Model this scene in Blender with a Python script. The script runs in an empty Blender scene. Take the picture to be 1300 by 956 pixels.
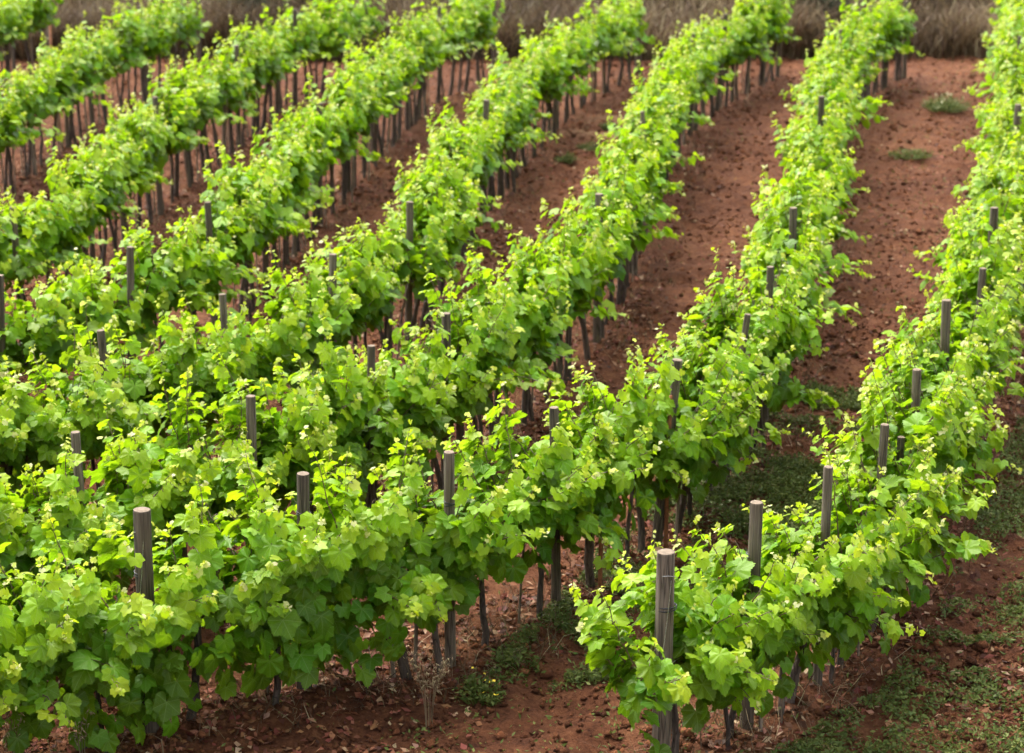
import bpy, math, time
import numpy as np
from mathutils import Matrix, Vector
T0 = time.time()
R = math.radians
rng = np.random.default_rng(11)
scene = bpy.context.scene
col = scene.collection

# ------------------------------------------------------------------ camera
CAM_H = 6.1                      # metres above the field
PITCH = math.atan(858 / 2830)    # downward tilt
cam_d = bpy.data.cameras.new('camera')
cam = bpy.data.objects.new('camera', cam_d)
col.objects.link(cam)
cam.location = (0, 0, CAM_H)
cam.rotation_euler = (math.pi / 2 - PITCH, 0, 0)
cam_d.sensor_width = 36
cam_d.lens = 36 * 2830 / 1300
cam_d.clip_start = 0.1
cam_d.clip_end = 5000
cam_d.dof.use_dof = True
cam_d.dof.focus_distance = 13.2
cam_d.dof.aperture_fstop = 2.6
scene.camera = cam

# ------------------------------------------------------------------ sky and sun (bright overcast)
SUN_EL, SUN_AZ = R(58), R(-28)   # azimuth measured from +Y (away from camera) towards +X
w = bpy.data.worlds.new('World')
scene.world = w
w.use_nodes = True
nt = w.node_tree
nt.nodes.clear()
sky = nt.nodes.new('ShaderNodeTexSky')
sky.sky_type = 'NISHITA'
sky.sun_disc = False
sky.sun_elevation = SUN_EL
sky.sun_rotation = SUN_AZ
sky.air_density = 1.0
sky.dust_density = 7.0
sky.ozone_density = 1.0
hs = nt.nodes.new('ShaderNodeHueSaturation')
hs.inputs['Saturation'].default_value = 0.35
bg = nt.nodes.new('ShaderNodeBackground')
bg.inputs['Strength'].default_value = 0.15
wo = nt.nodes.new('ShaderNodeOutputWorld')
nt.links.new(sky.outputs[0], hs.inputs['Color'])
nt.links.new(hs.outputs[0], bg.inputs['Color'])
nt.links.new(bg.outputs[0], wo.inputs['Surface'])
sd = bpy.data.lights.new('sun', 'SUN')
sd.energy = 0.8
sd.angle = R(70)
sd.color = (1.0, 0.95, 0.86)
sun = bpy.data.objects.new('sun', sd)
col.objects.link(sun)
sdir = Vector((math.sin(SUN_AZ) * math.cos(SUN_EL), math.cos(SUN_AZ) * math.cos(SUN_EL), math.sin(SUN_EL)))
sun.rotation_euler = sdir.to_track_quat('Z', 'Y').to_euler()
sun.location = (0, 0, 30)
scene.view_settings.view_transform = 'Standard'
scene.view_settings.look = 'None'
scene.view_settings.gamma = 1.0
scene.view_settings.use_curve_mapping = False
scene.view_settings.exposure = 1.9
scene.cycles.adaptive_threshold = 0.03
scene.cycles.max_bounces = 6
scene.cycles.diffuse_bounces = 4
scene.cycles.transmission_bounces = 4
scene.cycles.glossy_bounces = 2

# ------------------------------------------------------------------ helpers
def tag(o, label=None, cat=None, group=None, kind=None):
    if label: o['label'] = label
    if cat: o['category'] = cat
    if group: o['group'] = group
    if kind: o['kind'] = kind
    return o

def empty(name, loc, rz=0.0):
    o = bpy.data.objects.new(name, None)
    o.empty_display_size = 0.2
    o.location = loc
    o.rotation_euler = (0, 0, rz)
    col.objects.link(o)
    return o

def add(name, me, parent=None):
    o = bpy.data.objects.new(name, me)
    col.objects.link(o)
    if parent: o.parent = parent
    return o

def tri_mesh(name, V, F, mat, attrs=None, smooth=False):
    """V (n,3), F (m,3) numpy arrays; attrs: {name: (n,3) vectors}"""
    me = bpy.data.meshes.new(name)
    V = np.ascontiguousarray(V, np.float32)
    F = np.ascontiguousarray(F, np.int32)
    me.vertices.add(len(V)); me.vertices.foreach_set('co', V.ravel())
    me.loops.add(F.size); me.loops.foreach_set('vertex_index', F.ravel())
    me.polygons.add(len(F))
    me.polygons.foreach_set('loop_start', np.arange(0, F.size, F.shape[1], dtype=np.int32))
    if smooth:
        me.polygons.foreach_set('use_smooth', np.ones(len(F), bool))
    if attrs:
        for k, a in attrs.items():
            at = me.attributes.new(k, 'FLOAT_VECTOR', 'POINT')
            at.data.foreach_set('vector', np.ascontiguousarray(a, np.float32).ravel())
    me.update(calc_edges=True)
    me.materials.append(mat)
    return me

class Geo:
    """collects triangles"""
    def __init__(s): s.V = []; s.F = []; s.n = 0; s.A = []
    def put(s, V, F, a=None):
        V = np.asarray(V, float); F = np.asarray(F, int)
        s.V.append(V); s.F.append(F + s.n); s.n += len(V)
        s.A.append(np.zeros((len(V), 3)) if a is None else np.broadcast_to(np.asarray(a, float), (len(V), 3)))
    def tube(s, P, r, sides=6, cap=True, a=None):
        P = np.asarray(P, float); n = len(P)
        r = np.broadcast_to(np.asarray(r, float), (n,)) if np.ndim(r) < 2 else np.asarray(r)
        t = np.gradient(P, axis=0); t /= np.linalg.norm(t, axis=1)[:, None] + 1e-9
        ref = np.array([0, 0, 1.0]) if abs(t[:, 2]).mean() < 0.8 else np.array([1.0, 0, 0])
        u = np.cross(t, ref); u /= np.linalg.norm(u, axis=1)[:, None] + 1e-9
        v = np.cross(t, u)
        th = np.linspace(0, 2 * np.pi, sides, endpoint=False)
        rr = r[:, None] if np.ndim(r) == 1 else r
        V = P[:, None, :] + (np.cos(th)[None, :, None] * u[:, None, :] + np.sin(th)[None, :, None] * v[:, None, :]) * rr[..., None]
        V = V.reshape(-1, 3)
        F = []
        for i in range(n - 1):
            for j in range(sides):
                k = (j + 1) % sides
                a0, b0, c0, d0 = i * sides + j, i * sides + k, (i + 1) * sides + k, (i + 1) * sides + j
                F += [(a0, c0, b0), (a0, d0, c0)]
        if cap:
            V = np.vstack([V, P[-1:]]); m = len(V) - 1
            for j in range(sides):
                F.append(((n - 1) * sides + (j + 1) % sides, (n - 1) * sides + j, m))
        s.put(V, F, a)
    def mesh(s, name, mat, smooth=False, attr=None):
        return tri_mesh(name, np.vstack(s.V), np.vstack(s.F), mat, {attr: np.vstack(s.A)} if attr else None, smooth)

def vnoise(x, y, seed=0):
    """smooth value noise in 0..1"""
    xi = np.floor(x).astype(np.int64); yi = np.floor(y).astype(np.int64)
    fx = x - xi; fy = y - yi
    fx = fx * fx * (3 - 2 * fx); fy = fy * fy * (3 - 2 * fy)
    def h(a, b):
        n = (a * 374761393 + b * 668265263 + seed * 1442695) & 0xffffffff
        n = ((n ^ (n >> 13)) * 1274126177) & 0xffffffff
        return ((n ^ (n >> 16)) & 0xffff) / 65535.0
    return (h(xi, yi) * (1 - fx) + h(xi + 1, yi) * fx) * (1 - fy) + (h(xi, yi + 1) * (1 - fx) + h(xi + 1, yi + 1) * fx) * fy

def fbm(x, y, seed=0, o=4):
    s = 0; a = 0.5; t = 0
    for i in range(o):
        s = s + a * vnoise(x * 2 ** i, y * 2 ** i, seed + i); t += a; a *= 0.5
    return s / t

# ------------------------------------------------------------------ materials
def new_mat(name):
    m = bpy.data.materials.new(name); m.use_nodes = True
    n = m.node_tree; n.nodes.clear()
    out = n.nodes.new('ShaderNodeOutputMaterial')
    return m, n, out

class N:
    def __init__(s, nt): s.t = nt
    def __call__(s, kind, **kw):
        nd = s.t.nodes.new('ShaderNode' + kind)
        for k, v in kw.items(): setattr(nd, k, v)
        return nd
    def link(s, a, b): s.t.links.new(a, b)
    def ramp(s, fac, stops, interp='LINEAR'):
        r = s('ValToRGB'); e = r.color_ramp.elements; r.color_ramp.interpolation = interp
        while len(e) < len(stops): e.new(0.5)
        for i, (p, c) in enumerate(stops):
            e[i].position = p; e[i].color = (*c, 1)
        s.link(fac, r.inputs[0]); return r.outputs[0]
    def math(s, op, a, b=None, c=None):
        m = s('Math', operation=op)
        for i, q in enumerate((a, b, c)):
            if q is None: continue
            if isinstance(q, (int, float)): m.inputs[i].default_value = q
            else: s.link(q, m.inputs[i])
        return m.outputs[0]
    def mix(s, fac, a, b, mode='MIX'):
        m = s('Mix', data_type='RGBA', blend_type=mode)
        for i, q in ((0, fac), (6, a), (7, b)):
            if isinstance(q, (int, float)): m.inputs[i].default_value = q
            elif isinstance(q, tuple): m.inputs[i].default_value = (*q, 1)
            else: s.link(q, m.inputs[i])
        return m.outputs[2]

def leaf_material(name, stops, transl=0.48, veins=True, rough=0.42):
    m, t, out = new_mat(name); n = N(t)
    at = n('Attribute', attribute_name='leafinfo')       # x = youth, y = chance
    sep = n('SeparateXYZ'); n.link(at.outputs['Vector'], sep.inputs[0])
    oi = n('ObjectInfo')
    rnd = n.math('FRACT', n.math('ADD', sep.outputs[1], oi.outputs['Random']))
    youth = n.math('ADD', sep.outputs[0], n.math('MULTIPLY', n.math('SUBTRACT', rnd, 0.5), 0.22))
    c = n.ramp(youth, stops)
    # blotchy blade
    tc = n('TexCoord')
    nz = n('TexNoise'); nz.inputs['Scale'].default_value = 23; nz.inputs['Detail'].default_value = 3
    n.link(tc.outputs['Object'], nz.inputs['Vector'])
    f = n.math('MULTIPLY_ADD', nz.outputs['Fac'], 0.6, 0.7)
    hs = n('HueSaturation'); n.link(c, hs.inputs['Color']); n.link(f, hs.inputs['Value'])
    n.link(n.math('MULTIPLY_ADD', rnd, 0.044, 0.477), hs.inputs['Hue'])
    c = hs.outputs[0]
    nrm = None
    if veins:
        lu = n('Attribute', attribute_name='leafuv')
        sp = n('SeparateXYZ'); n.link(lu.outputs['Vector'], sp.inputs[0])
        x, y = sp.outputs[0], sp.outputs[1]
        ang = n.math('ARCTAN2', x, y)
        rad = n.math('SQRT', n.math('ADD', n.math('MULTIPLY', x, x), n.math('MULTIPLY', y, y)))
        best = None
        for a in (0, 0.96, -0.96, 1.95, -1.95):
            d = n.math('MULTIPLY', n.math('ABSOLUTE', n.math('SUBTRACT', ang, a)), rad)
            best = d if best is None else n.math('MINIMUM', best, d)
        # side veins: chevrons off the main ones
        sv = n.math('ABSOLUTE', n.math('SUBTRACT', n.math('FRACT', n.math('MULTIPLY', n.math('SUBTRACT', rad, n.math('MULTIPLY', best, 0.8)), 8.0)), 0.5))
        svm = n.math('MULTIPLY', n.math('LESS_THAN', sv, 0.07), 0.35)
        vm = n.math('MAXIMUM', n.math('LESS_THAN', best, 0.013), svm)
        c = n.mix(n.math('MULTIPLY', vm, 0.35), c, (0.34, 0.46, 0.12))
        b = n('Bump'); b.inputs['Strength'].default_value = 0.35; b.inputs['Distance'].default_value = 0.004
        n.link(n.math('ADD', n.math('SUBTRACT', n.math('MINIMUM', best, 0.12), n.math('MULTIPLY', vm, 0.05)), n.math('MULTIPLY', nz.outputs['Fac'], 0.3)), b.inputs['Height'])
        nrm = b.outputs[0]
    p = n('BsdfPrincipled'); n.link(c, p.inputs['Base Color'])
    p.inputs['Roughness'].default_value = rough
    p.inputs['Specular IOR Level'].default_value = 0.26
    tr = n('BsdfTranslucent')
    tcol = n.mix(0.45, c, (0.35, 0.54, 0.012)) if 'vine' in name else c
    n.link(n.mix(1.0, tcol, (1.0, 1.0, 0.5) if 'vine' in name else (1.0, 1.0, 1.0), 'MULTIPLY'), tr.inputs['Color'])
    if nrm: n.link(nrm, p.inputs['Normal'])
    ms = n('MixShader'); ms.inputs[0].default_value = transl
    n.link(p.outputs[0], ms.inputs[1]); n.link(tr.outputs[0], ms.inputs[2])
    n.link(ms.outputs[0], out.inputs['Surface'])
    return m

LEAF_STOPS = [(0.0, (0.058, 0.152, 0.010)), (0.3, (0.124, 0.270, 0.009)), (0.55, (0.228, 0.392, 0.009)),
              (0.8, (0.350, 0.475, 0.013)), (0.93, (0.47, 0.51, 0.05)), (1.0, (0.66, 0.61, 0.34))]
M = {}
M['leaf'] = leaf_material('vine_leaf', LEAF_STOPS)
M['leaf_far'] = leaf_material('vine_leaf_plain', LEAF_STOPS, veins=False)
M['weed'] = leaf_material('weed_leaf', [(0, (0.045, 0.072, 0.013)), (0.5, (0.100, 0.135, 0.024)), (1, (0.19, 0.20, 0.045))], 0.25, False, 0.6)
M['shrub'] = leaf_material('shrub_leaf', [(0, (0.035, 0.045, 0.02)), (0.5, (0.07, 0.08, 0.04)), (1, (0.14, 0.13, 0.08))], 0.2, False, 0.6)
M['dry'] = leaf_material('dry_stem', [(0, (0.045, 0.029, 0.015)), (0.35, (0.110, 0.074, 0.038)), (0.65, (0.21, 0.145, 0.080)), (1, (0.48, 0.38, 0.22))], 0.2, False, 0.6)
M['litter'] = leaf_material('litter_leaf', [(0, (0.045, 0.018, 0.010)), (0.4, (0.13, 0.040, 0.018)), (0.75, (0.25, 0.095, 0.045)), (1, (0.36, 0.24, 0.15))], 0.1, False, 0.7)

def simple(name, c, rough=0.6, metal=0.0):
    m, t, out = new_mat(name); n = N(t)
    p = n('BsdfPrincipled'); p.inputs['Roughness'].default_value = rough; p.inputs['Metallic'].default_value = metal
    nz = n('TexNoise'); nz.inputs['Scale'].default_value = 40
    tc = n('TexCoord'); n.link(tc.outputs['Object'], nz.inputs['Vector'])
    lo = tuple(q * 0.65 for q in c); hi = tuple(min(1, q * 1.3) for q in c)
    n.link(n.ramp(nz.outputs['Fac'], [(0.3, lo), (0.7, hi)]), p.inputs['Base Color'])
    n.link(p.outputs[0], out.inputs['Surface'])
    return m
M['cane'] = simple('green_cane', (0.105, 0.066, 0.028), 0.5)
M['wire'] = simple('galvanised_wire', (0.42, 0.42, 0.40), 0.4, 0.8)
M['tie'] = simple('black_tie', (0.012, 0.012, 0.014), 0.45)
M['rust'] = simple('rusty_metal', (0.23, 0.085, 0.03), 0.8)
M['flower'] = simple('yellow_petal', (0.75, 0.55, 0.03), 0.6)
M['white_flower'] = simple('cream_petal', (0.42, 0.42, 0.22), 0.6)

def wood_material(name, stops, zs, dist=0.004, grey=0.0):
    m, t, out = new_mat(name); n = N(t)
    tc = n('TexCoord'); oi = n('ObjectInfo')
    off = n('VectorMath', operation='ADD'); n.link(tc.outputs['Object'], off.inputs[0])
    cx = n('CombineXYZ'); n.link(n.math('MULTIPLY', oi.outputs['Random'], 37.0), cx.inputs[2]); n.link(cx.outputs[0], off.inputs[1])
    mp = n('Mapping'); mp.inputs['Scale'].default_value = (60, 60, zs); n.link(off.outputs[0], mp.inputs[0])
    g = n('TexNoise'); g.inputs['Scale'].default_value = 1.0; g.inputs['Detail'].default_value = 5; g.inputs['Roughness'].default_value = 0.65
    n.link(mp.outputs[0], g.inputs['Vector'])
    mp2 = n('Mapping'); mp2.inputs['Scale'].default_value = (26, 26, zs * 0.28); n.link(off.outputs[0], mp2.inputs[0])
    g2 = n('TexNoise'); g2.inputs['Detail'].default_value = 2; n.link(mp2.outputs[0], g2.inputs['Vector']); g2.inputs['Scale'].default_value = 1.0
    crack = n.math('SUBTRACT', 1.0, n.math('SMOOTH_MIN', n.math('MULTIPLY', n.math('ABSOLUTE', n.math('SUBTRACT', g2.outputs['Fac'], 0.5)), 22.0), 1.0, 0.1))
    big = n('TexNoise'); big.inputs['Scale'].default_value = 3.0; n.link(off.outputs[0], big.inputs['Vector'])
    f = n.math('ADD', n.math('MULTIPLY', g.outputs['Fac'], 0.75), n.math('MULTIPLY', big.outputs['Fac'], 0.3))
    f = n.math('ADD', f, n.math('MULTIPLY', n.math('SUBTRACT', oi.outputs['Random'], 0.5), 0.16))
    c = n.ramp(f, stops)
    c = n.mix(n.math('MULTIPLY', crack, 0.75), c, tuple(q * 0.28 for q in stops[0][1]))
    p = n('BsdfPrincipled'); n.link(c, p.inputs['Base Color']); p.inputs['Roughness'].default_value = 0.85
    b = n('Bump'); b.inputs['Strength'].default_value = 0.8; b.inputs['Distance'].default_value = dist
    n.link(n.math('SUBTRACT', g.outputs['Fac'], n.math('MULTIPLY', crack, 1.2)), b.inputs['Height'])
    n.link(b.outputs[0], p.inputs['Normal']); n.link(p.outputs[0], out.inputs['Surface'])
    return m
M['post'] = wood_material('weathered_wood', [(0.3, (0.050, 0.036, 0.023)), (0.55, (0.125, 0.095, 0.065)), (0.8, (0.26, 0.215, 0.165))], 3.0)
M['end_grain'] = simple('end_grain', (0.15, 0.11, 0.072), 0.9)
M['bark'] = wood_material('vine_bark', [(0.3, (0.035, 0.024, 0.018)), (0.55, (0.085, 0.06, 0.045)), (0.8, (0.17, 0.125, 0.10))], 9.0, 0.008)
M['stick'] = wood_material('old_cane_wood', [(0.3, (0.10, 0.075, 0.05)), (0.55, (0.22, 0.17, 0.12)), (0.8, (0.36, 0.28, 0.20))], 4.0)

def soil_material(name, tint=True):
    m, t, out = new_mat(name); n = N(t)
    geo = n('NewGeometry')
    def noise(s, d=4, r=0.6):
        z = n('TexNoise'); z.inputs['Scale'].default_value = s; z.inputs['Detail'].default_value = d; z.inputs['Roughness'].default_value = r
        n.link(geo.outputs['Position'], z.inputs['Vector']); return z.outputs['Fac']
    a, b, c = noise(0.45, 3), noise(5.0, 5), noise(34, 5, 0.7)
    f = n.math('ADD', n.math('ADD', n.math('MULTIPLY', a, 0.25), n.math('MULTIPLY', b, 0.25)), n.math('ADD', n.math('MULTIPLY', c, 0.35), n.math('MULTIPLY', noise(13, 3, 0.6), 0.28)))
    cl = n.ramp(f, [(0.38, (0.018, 0.006, 0.003)), (0.48, (0.062, 0.021, 0.009)), (0.58, (0.108, 0.040, 0.017)), (0.68, (0.165, 0.070, 0.030)), (0.80, (0.25, 0.122, 0.060))])
    if tint:
        at = n('Attribute', attribute_name='groundinfo'); sp = n('SeparateXYZ'); n.link(at.outputs['Vector'], sp.inputs[0])
        cl = n.mix(n.math('MULTIPLY', sp.outputs[0], n.math('MULTIPLY_ADD', b, 0.8, 0.3)), cl, (0.30, 0.18, 0.10))     # pale dry crust
        cl = n.mix(n.math('MULTIPLY', sp.outputs[1], n.math('MULTIPLY_ADD', c, 1.2, 0.1)), cl, (0.09, 0.06, 0.04))   # grassy earth
    else:
        oi = n('Attribute', attribute_name='leafinfo'); sp = n('SeparateXYZ'); n.link(oi.outputs['Vector'], sp.inputs[0])
        hv = n('HueSaturation'); n.link(cl, hv.inputs['Color']); n.link(n.math('MULTIPLY_ADD', n.math('POWER', sp.outputs[1], 2.0), 1.5, 0.75), hv.inputs['Value']); cl = hv.outputs[0]
    p = n('BsdfPrincipled'); n.link(cl, p.inputs['Base Color']); p.inputs['Roughness'].default_value = 0.95
    p.inputs['Specular IOR Level'].default_value = 0.15
    bp = n('Bump'); bp.inputs['Strength'].default_value = 0.9; bp.inputs['Distance'].default_value = 0.03
    n.link(n.math('ADD', n.math('MULTIPLY', b, 0.8), n.math('MULTIPLY', c, 1.2)), bp.inputs['Height']); n.link(bp.outputs[0], p.inputs['Normal'])
    n.link(p.outputs[0], out.inputs['Surface'])
    return m
M['soil'] = soil_material('red_soil')
M['clod'] = soil_material('soil_clod', False)

# ------------------------------------------------------------------ the vine rows, as lines on the field (metres)
ROWS = [  # first row borders the weedy strip; stake positions run from the near end to the dry grass
    [(0.87, 11.69), (1.44, 12.5), (1.96, 13.15), (2.46, 14.12), (2.97, 15.49), (3.48, 17.11), (3.96, 18.4), (4.59, 20.75), (5.97, 26.21), (7.3, 32.0), (8.7, 38.2)],
    [(-3.9, 11.35), (-2.23, 12.5), (-1.32, 13.02), (-0.4, 13.45), (0.31, 14.41), (1.08, 15.63), (1.69, 16.9), (2.18, 18.4), (2.68, 20.71), (3.77, 26.75), (4.83, 32.53), (5.65, 35.2), (6.6, 37.4)],
    [(-4.6, 12.5), (-2.82, 13.78), (-1.85, 14.8), (-1.08, 15.94), (-0.53, 16.9), (0.83, 20.99), (1.58, 25.78), (2.61, 32.2), (3.16, 34.14), (4.45, 37.3)],
    [(-5.0, 14.3), (-3.05, 16.2), (-2.3, 17.4), (-1.6, 18.77), (-1.01, 20.89), (-0.35, 26.48), (1.08, 34.3), (2.15, 37.5)],
    [(-5.6, 16.7), (-4.3, 17.9), (-3.4, 18.97), (-2.88, 20.82), (-2.31, 26.21), (-1.4, 33.45), (-1.15, 34.77), (-0.3, 37.4)],
    [(-6.6, 18.6), (-5.4, 19.6), (-4.75, 20.84), (-4.36, 27.03), (-3.85, 31.0), (-3.4, 34.77), (-2.45, 37.4)],
    [(-8.2, 20.6), (-7.2, 23.0), (-6.55, 27.0), (-6.15, 32.3), (-5.75, 34.9), (-5.3, 37.6)],
    [(-9.6, 24.0), (-9.0, 28.0), (-8.55, 33.0), (-8.0, 38.4)],
]
ORD = ['first', 'second', 'third', 'fourth', 'fifth', 'sixth', 'seventh', 'eighth', 'ninth', 'tenth', 'eleventh', 'twelfth',
       'thirteenth', 'fourteenth', 'fifteenth', 'sixteenth', 'seventeenth', 'eighteenth', 'nineteenth', 'twentieth']

def catmull(P, step=0.05):
    P = np.asarray(P, float)
    P = np.vstack([2 * P[0] - P[1], P, 2 * P[-1] - P[-2]])
    out = []
    for i in range(1, len(P) - 2):
        p0, p1, p2, p3 = P[i - 1:i + 3]
        # centripetal form
        t0 = 0; t1 = t0 + np.linalg.norm(p1 - p0) ** .5; t2 = t1 + np.linalg.norm(p2 - p1) ** .5; t3 = t2 + np.linalg.norm(p3 - p2) ** .5
        m = max(2, int(np.linalg.norm(p2 - p1) / step))
        t = np.linspace(t1, t2, m, endpoint=False)[:, None]
        a1 = (t1 - t) / (t1 - t0) * p0 + (t - t0) / (t1 - t0) * p1
        a2 = (t2 - t) / (t2 - t1) * p1 + (t - t1) / (t2 - t1) * p2
        a3 = (t3 - t) / (t3 - t2) * p2 + (t - t2) / (t3 - t2) * p3
        b1 = (t2 - t) / (t2 - t0) * a1 + (t - t0) / (t2 - t0) * a2
        b2 = (t3 - t) / (t3 - t1) * a2 + (t - t1) / (t3 - t1) * a3
        out.append((t2 - t) / (t2 - t1) * b1 + (t - t1) / (t2 - t1) * b2)
    out.append(P[-2:-1])
    return np.vstack(out)

LINES = [catmull(r) for r in ROWS]
ALL = np.vstack([l[::4] for l in LINES])
ALLI = np.concatenate([np.full(len(l[::4]), i) for i, l in enumerate(LINES)])

GX = np.arange(-14, 14, 0.08); GY = np.arange(9, 42, 0.08)
_gx, _gy = np.meshgrid(GX, GY, indexing='ij'); DF = np.full(_gx.shape, 1e9)
for _p in ALL:
    i0_, j0_ = int((_p[0] + 14) / 0.08), int((_p[1] - 9) / 0.08)
    sl = (slice(max(i0_ - 16, 0), max(i0_ + 17, 0)), slice(max(j0_ - 16, 0), max(j0_ + 17, 0)))
    DF[sl] = np.minimum(DF[sl], np.hypot(_gx[sl] - _p[0], _gy[sl] - _p[1]))
def row_dist(X, Y):
    """distance to the nearest vine row (looked up on a grid)"""
    i = np.clip(((X + 14) / 0.08).astype(int), 0, len(GX) - 1); j = np.clip(((Y - 9) / 0.08).astype(int), 0, len(GY) - 1)
    return DF[i, j]

LA = LINES[0]
def right_of_first(X, Y):
    """signed distance in x beyond the first row"""
    return X - np.interp(Y, LA[:, 1], LA[:, 0], left=LA[0, 0] - 0.5)

EDGE = 40.0      # the ploughed field ends here, dry grass beyond
def edge_at(X): return EDGE - 0.6 + 0.9 * vnoise(np.asarray(X) * 0.35, np.asarray(X) * 0 + 3.3, 5)

DRY_PATCH = [(1.3, 32.2, 0.6, 0.22), (1.75, 33.5, 0.5, 0.18), (1.95, 31.4, 0.4, 0.16)]
def ground_z(X, Y):
    X = np.asarray(X, float); Y = np.asarray(Y, float)
    e = np.maximum(Y - edge_at(X), 0)
    z = 0.11 * np.minimum(e, 4.0) + 0.07 * np.clip(e - 4.0, 0, 60)
    near = np.exp(-((np.abs(X) / 30) ** 4)) * (Y < 70)
    z = z + near * (0.08 * (fbm(X * 0.8, Y * 0.8, 3) - 0.5) + 0.15 * (fbm(X * 4.2, Y * 4.2, 9, 3) - 0.5))
    dr = row_dist(X.ravel(), Y.ravel()).reshape(X.shape)          # wheel ruts and a low berm along each row
    inside = (np.abs(X) < 13) & (Y > 9.5) & (Y < 39)
    z = z + inside * (0.045 * np.exp(-(dr / 0.3) ** 2) - 0.035 * np.exp(-((dr - 0.66) / 0.13) ** 2))
    for px, py, rx, ry in DRY_PATCH:
        z = z + 0.07 * np.exp(-((X - px) / rx) ** 2 - ((Y - py) / ry) ** 2)
    return z

# ------------------------------------------------------------------ ground sheet
xs = np.concatenate([[-1500, -600, -200, -80, -40, -24], np.arange(-15, 15.01, 0.085), [24, 40, 80, 200, 600, 1500]])
ys = np.concatenate([[-300, -80, -20, 0, 5], np.arange(8, 24, 0.075), np.arange(24, 46, 0.12), [48, 52, 58, 66, 80, 110, 160, 260, 500, 1200, 3000]])
gx, gy = np.meshgrid(xs, ys)
gz = ground_z(gx.ravel(), gy.ravel())
V = np.stack([gx.ravel(), gy.ravel(), gz], 1)
nx, ny = len(xs), len(ys)
i0 = (np.arange(ny - 1)[:, None] * nx + np.arange(nx - 1)[None]).ravel()
F = np.stack([i0, i0 + 1, i0 + nx + 1, i0 + nx], 1)
gi = np.zeros((len(V), 3))
for px, py, rx, ry in DRY_PATCH:
    gi[:, 0] = np.maximum(gi[:, 0], np.exp(-(((V[:, 0] - px) / rx) ** 2 + ((V[:, 1] - py) / ry) ** 2)))
gi[:, 1] = np.clip((V[:, 1] - edge_at(V[:, 0])) / 0.7, 0, 1) * 0.9
ground = add('ground', tri_mesh('ground', V, F, M['soil'], {'groundinfo': gi}, True))
tag(ground, 'red brown ploughed vineyard soil between the vine rows', 'ground', kind='structure')
print('ground', time.time() - T0)

# ------------------------------------------------------------------ leaf templates
def leaf_template(lod):
    if lod == 3:      # toothed blade for the leaves built one by one
        base = [(0, .80), (14, .70), (27, .585), (40, .63), (53, .69), (66, .61), (79, .53), (93, .535), (108, .56), (126, .50), (145, .45), (165, .30)]
        aa = np.concatenate([np.arange(0, 160, 5.2), [162]])
        keys = [(a_, float(np.interp(a_, *zip(*base))) * (1.03 if i_ % 2 == 0 else 0.945)) for i_, a_ in enumerate(aa)]
    elif lod == 0:
        keys = [(0, .80), (9, .70), (17, .66), (27, .50), (36, .56), (46, .64), (55, .67), (65, .58), (76, .45), (88, .46), (100, .52), (112, .53),
                (126, .45), (142, .42), (160, .30)]
    elif lod == 1:
        keys = [(0, .80), (16, .67), (28, .56), (54, .68), (79, .51), (110, .55), (150, .38)]
    else:
        keys = [(0, .80), (52, .64), (112, .52)]
    a = [k for k, _ in keys]; r = [q for _, q in keys]
    ang = np.array([-q for q in a[:0:-1]] + a); rad = np.array(r[:0:-1] + r)
    th = np.radians(ang)
    out = np.stack([np.sin(th) * rad, np.cos(th) * rad], 1)
    n = len(out)
    if lod == 3:
        P = np.vstack([[[0, 0]], out * 0.33, out * 0.68, out])
        Fc = [(0, 1 + i + 1, 1 + i) for i in range(n - 1)]
        for ring in (0, 1):
            o1, o2 = 1 + ring * n, 1 + (ring + 1) * n
            for i in range(n - 1):
                Fc += [(o1 + i, o1 + i + 1, o2 + i + 1), (o1 + i, o2 + i + 1, o2 + i)]
    elif lod == 0:
        mid = out * 0.5
        P = np.vstack([[[0, 0]], mid, out])
        Fc = [(0, 1 + i + 1, 1 + i) for i in range(n - 1)]
        for i in range(n - 1):
            a0, b0, c0, d0 = 1 + i, 2 + i, 1 + n + i + 1, 1 + n + i
            Fc += [(a0, b0, c0), (a0, c0, d0)]
    else:
        P = np.vstack([[[0, 0]], out])
        Fc = [(0, 1 + i + 1, 1 + i) for i in range(n - 1)]
    x, y = P[:, 0], P[:, 1]
    rr = np.hypot(x, y); an = np.arctan2(x, y)
    zf = 0.34 * np.abs(x)                                    # folded up along the main vein
    zc = -0.42 * (np.maximum(y, 0) ** 2) - 0.30 * x ** 2     # drooping tip and sides
    zr = -0.032 * np.cos(an * 6.55) * rr / 0.6 + 0.022 * np.sin(an * 11 + 1.3) * (rr > 0.4)   # quilting
    return P, np.array(Fc), zf, zc, zr
TPL = [leaf_template(i) for i in range(4)]

def norm(a): return a / (np.linalg.norm(a, axis=-1, keepdims=True) + 1e-9)

class Leaves:
    """a bunch of leaf placements: position, size, tip direction, normal, youth"""
    def __init__(s): s.p = []; s.s = []; s.t = []; s.n = []; s.y = []
    def put(s, p, size, t, n, y):
        s.p.append(p); s.s.append(size); s.t.append(t); s.n.append(n); s.y.append(y)
    def arrays(s):
        p = np.vstack(s.p); sz = np.concatenate(s.s); t = np.vstack(s.t); n = norm(np.vstack(s.n)); y = np.concatenate(s.y)
        t = norm(t - n * (t * n).sum(1)[:, None])
        return p, sz, t, n, y

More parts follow.
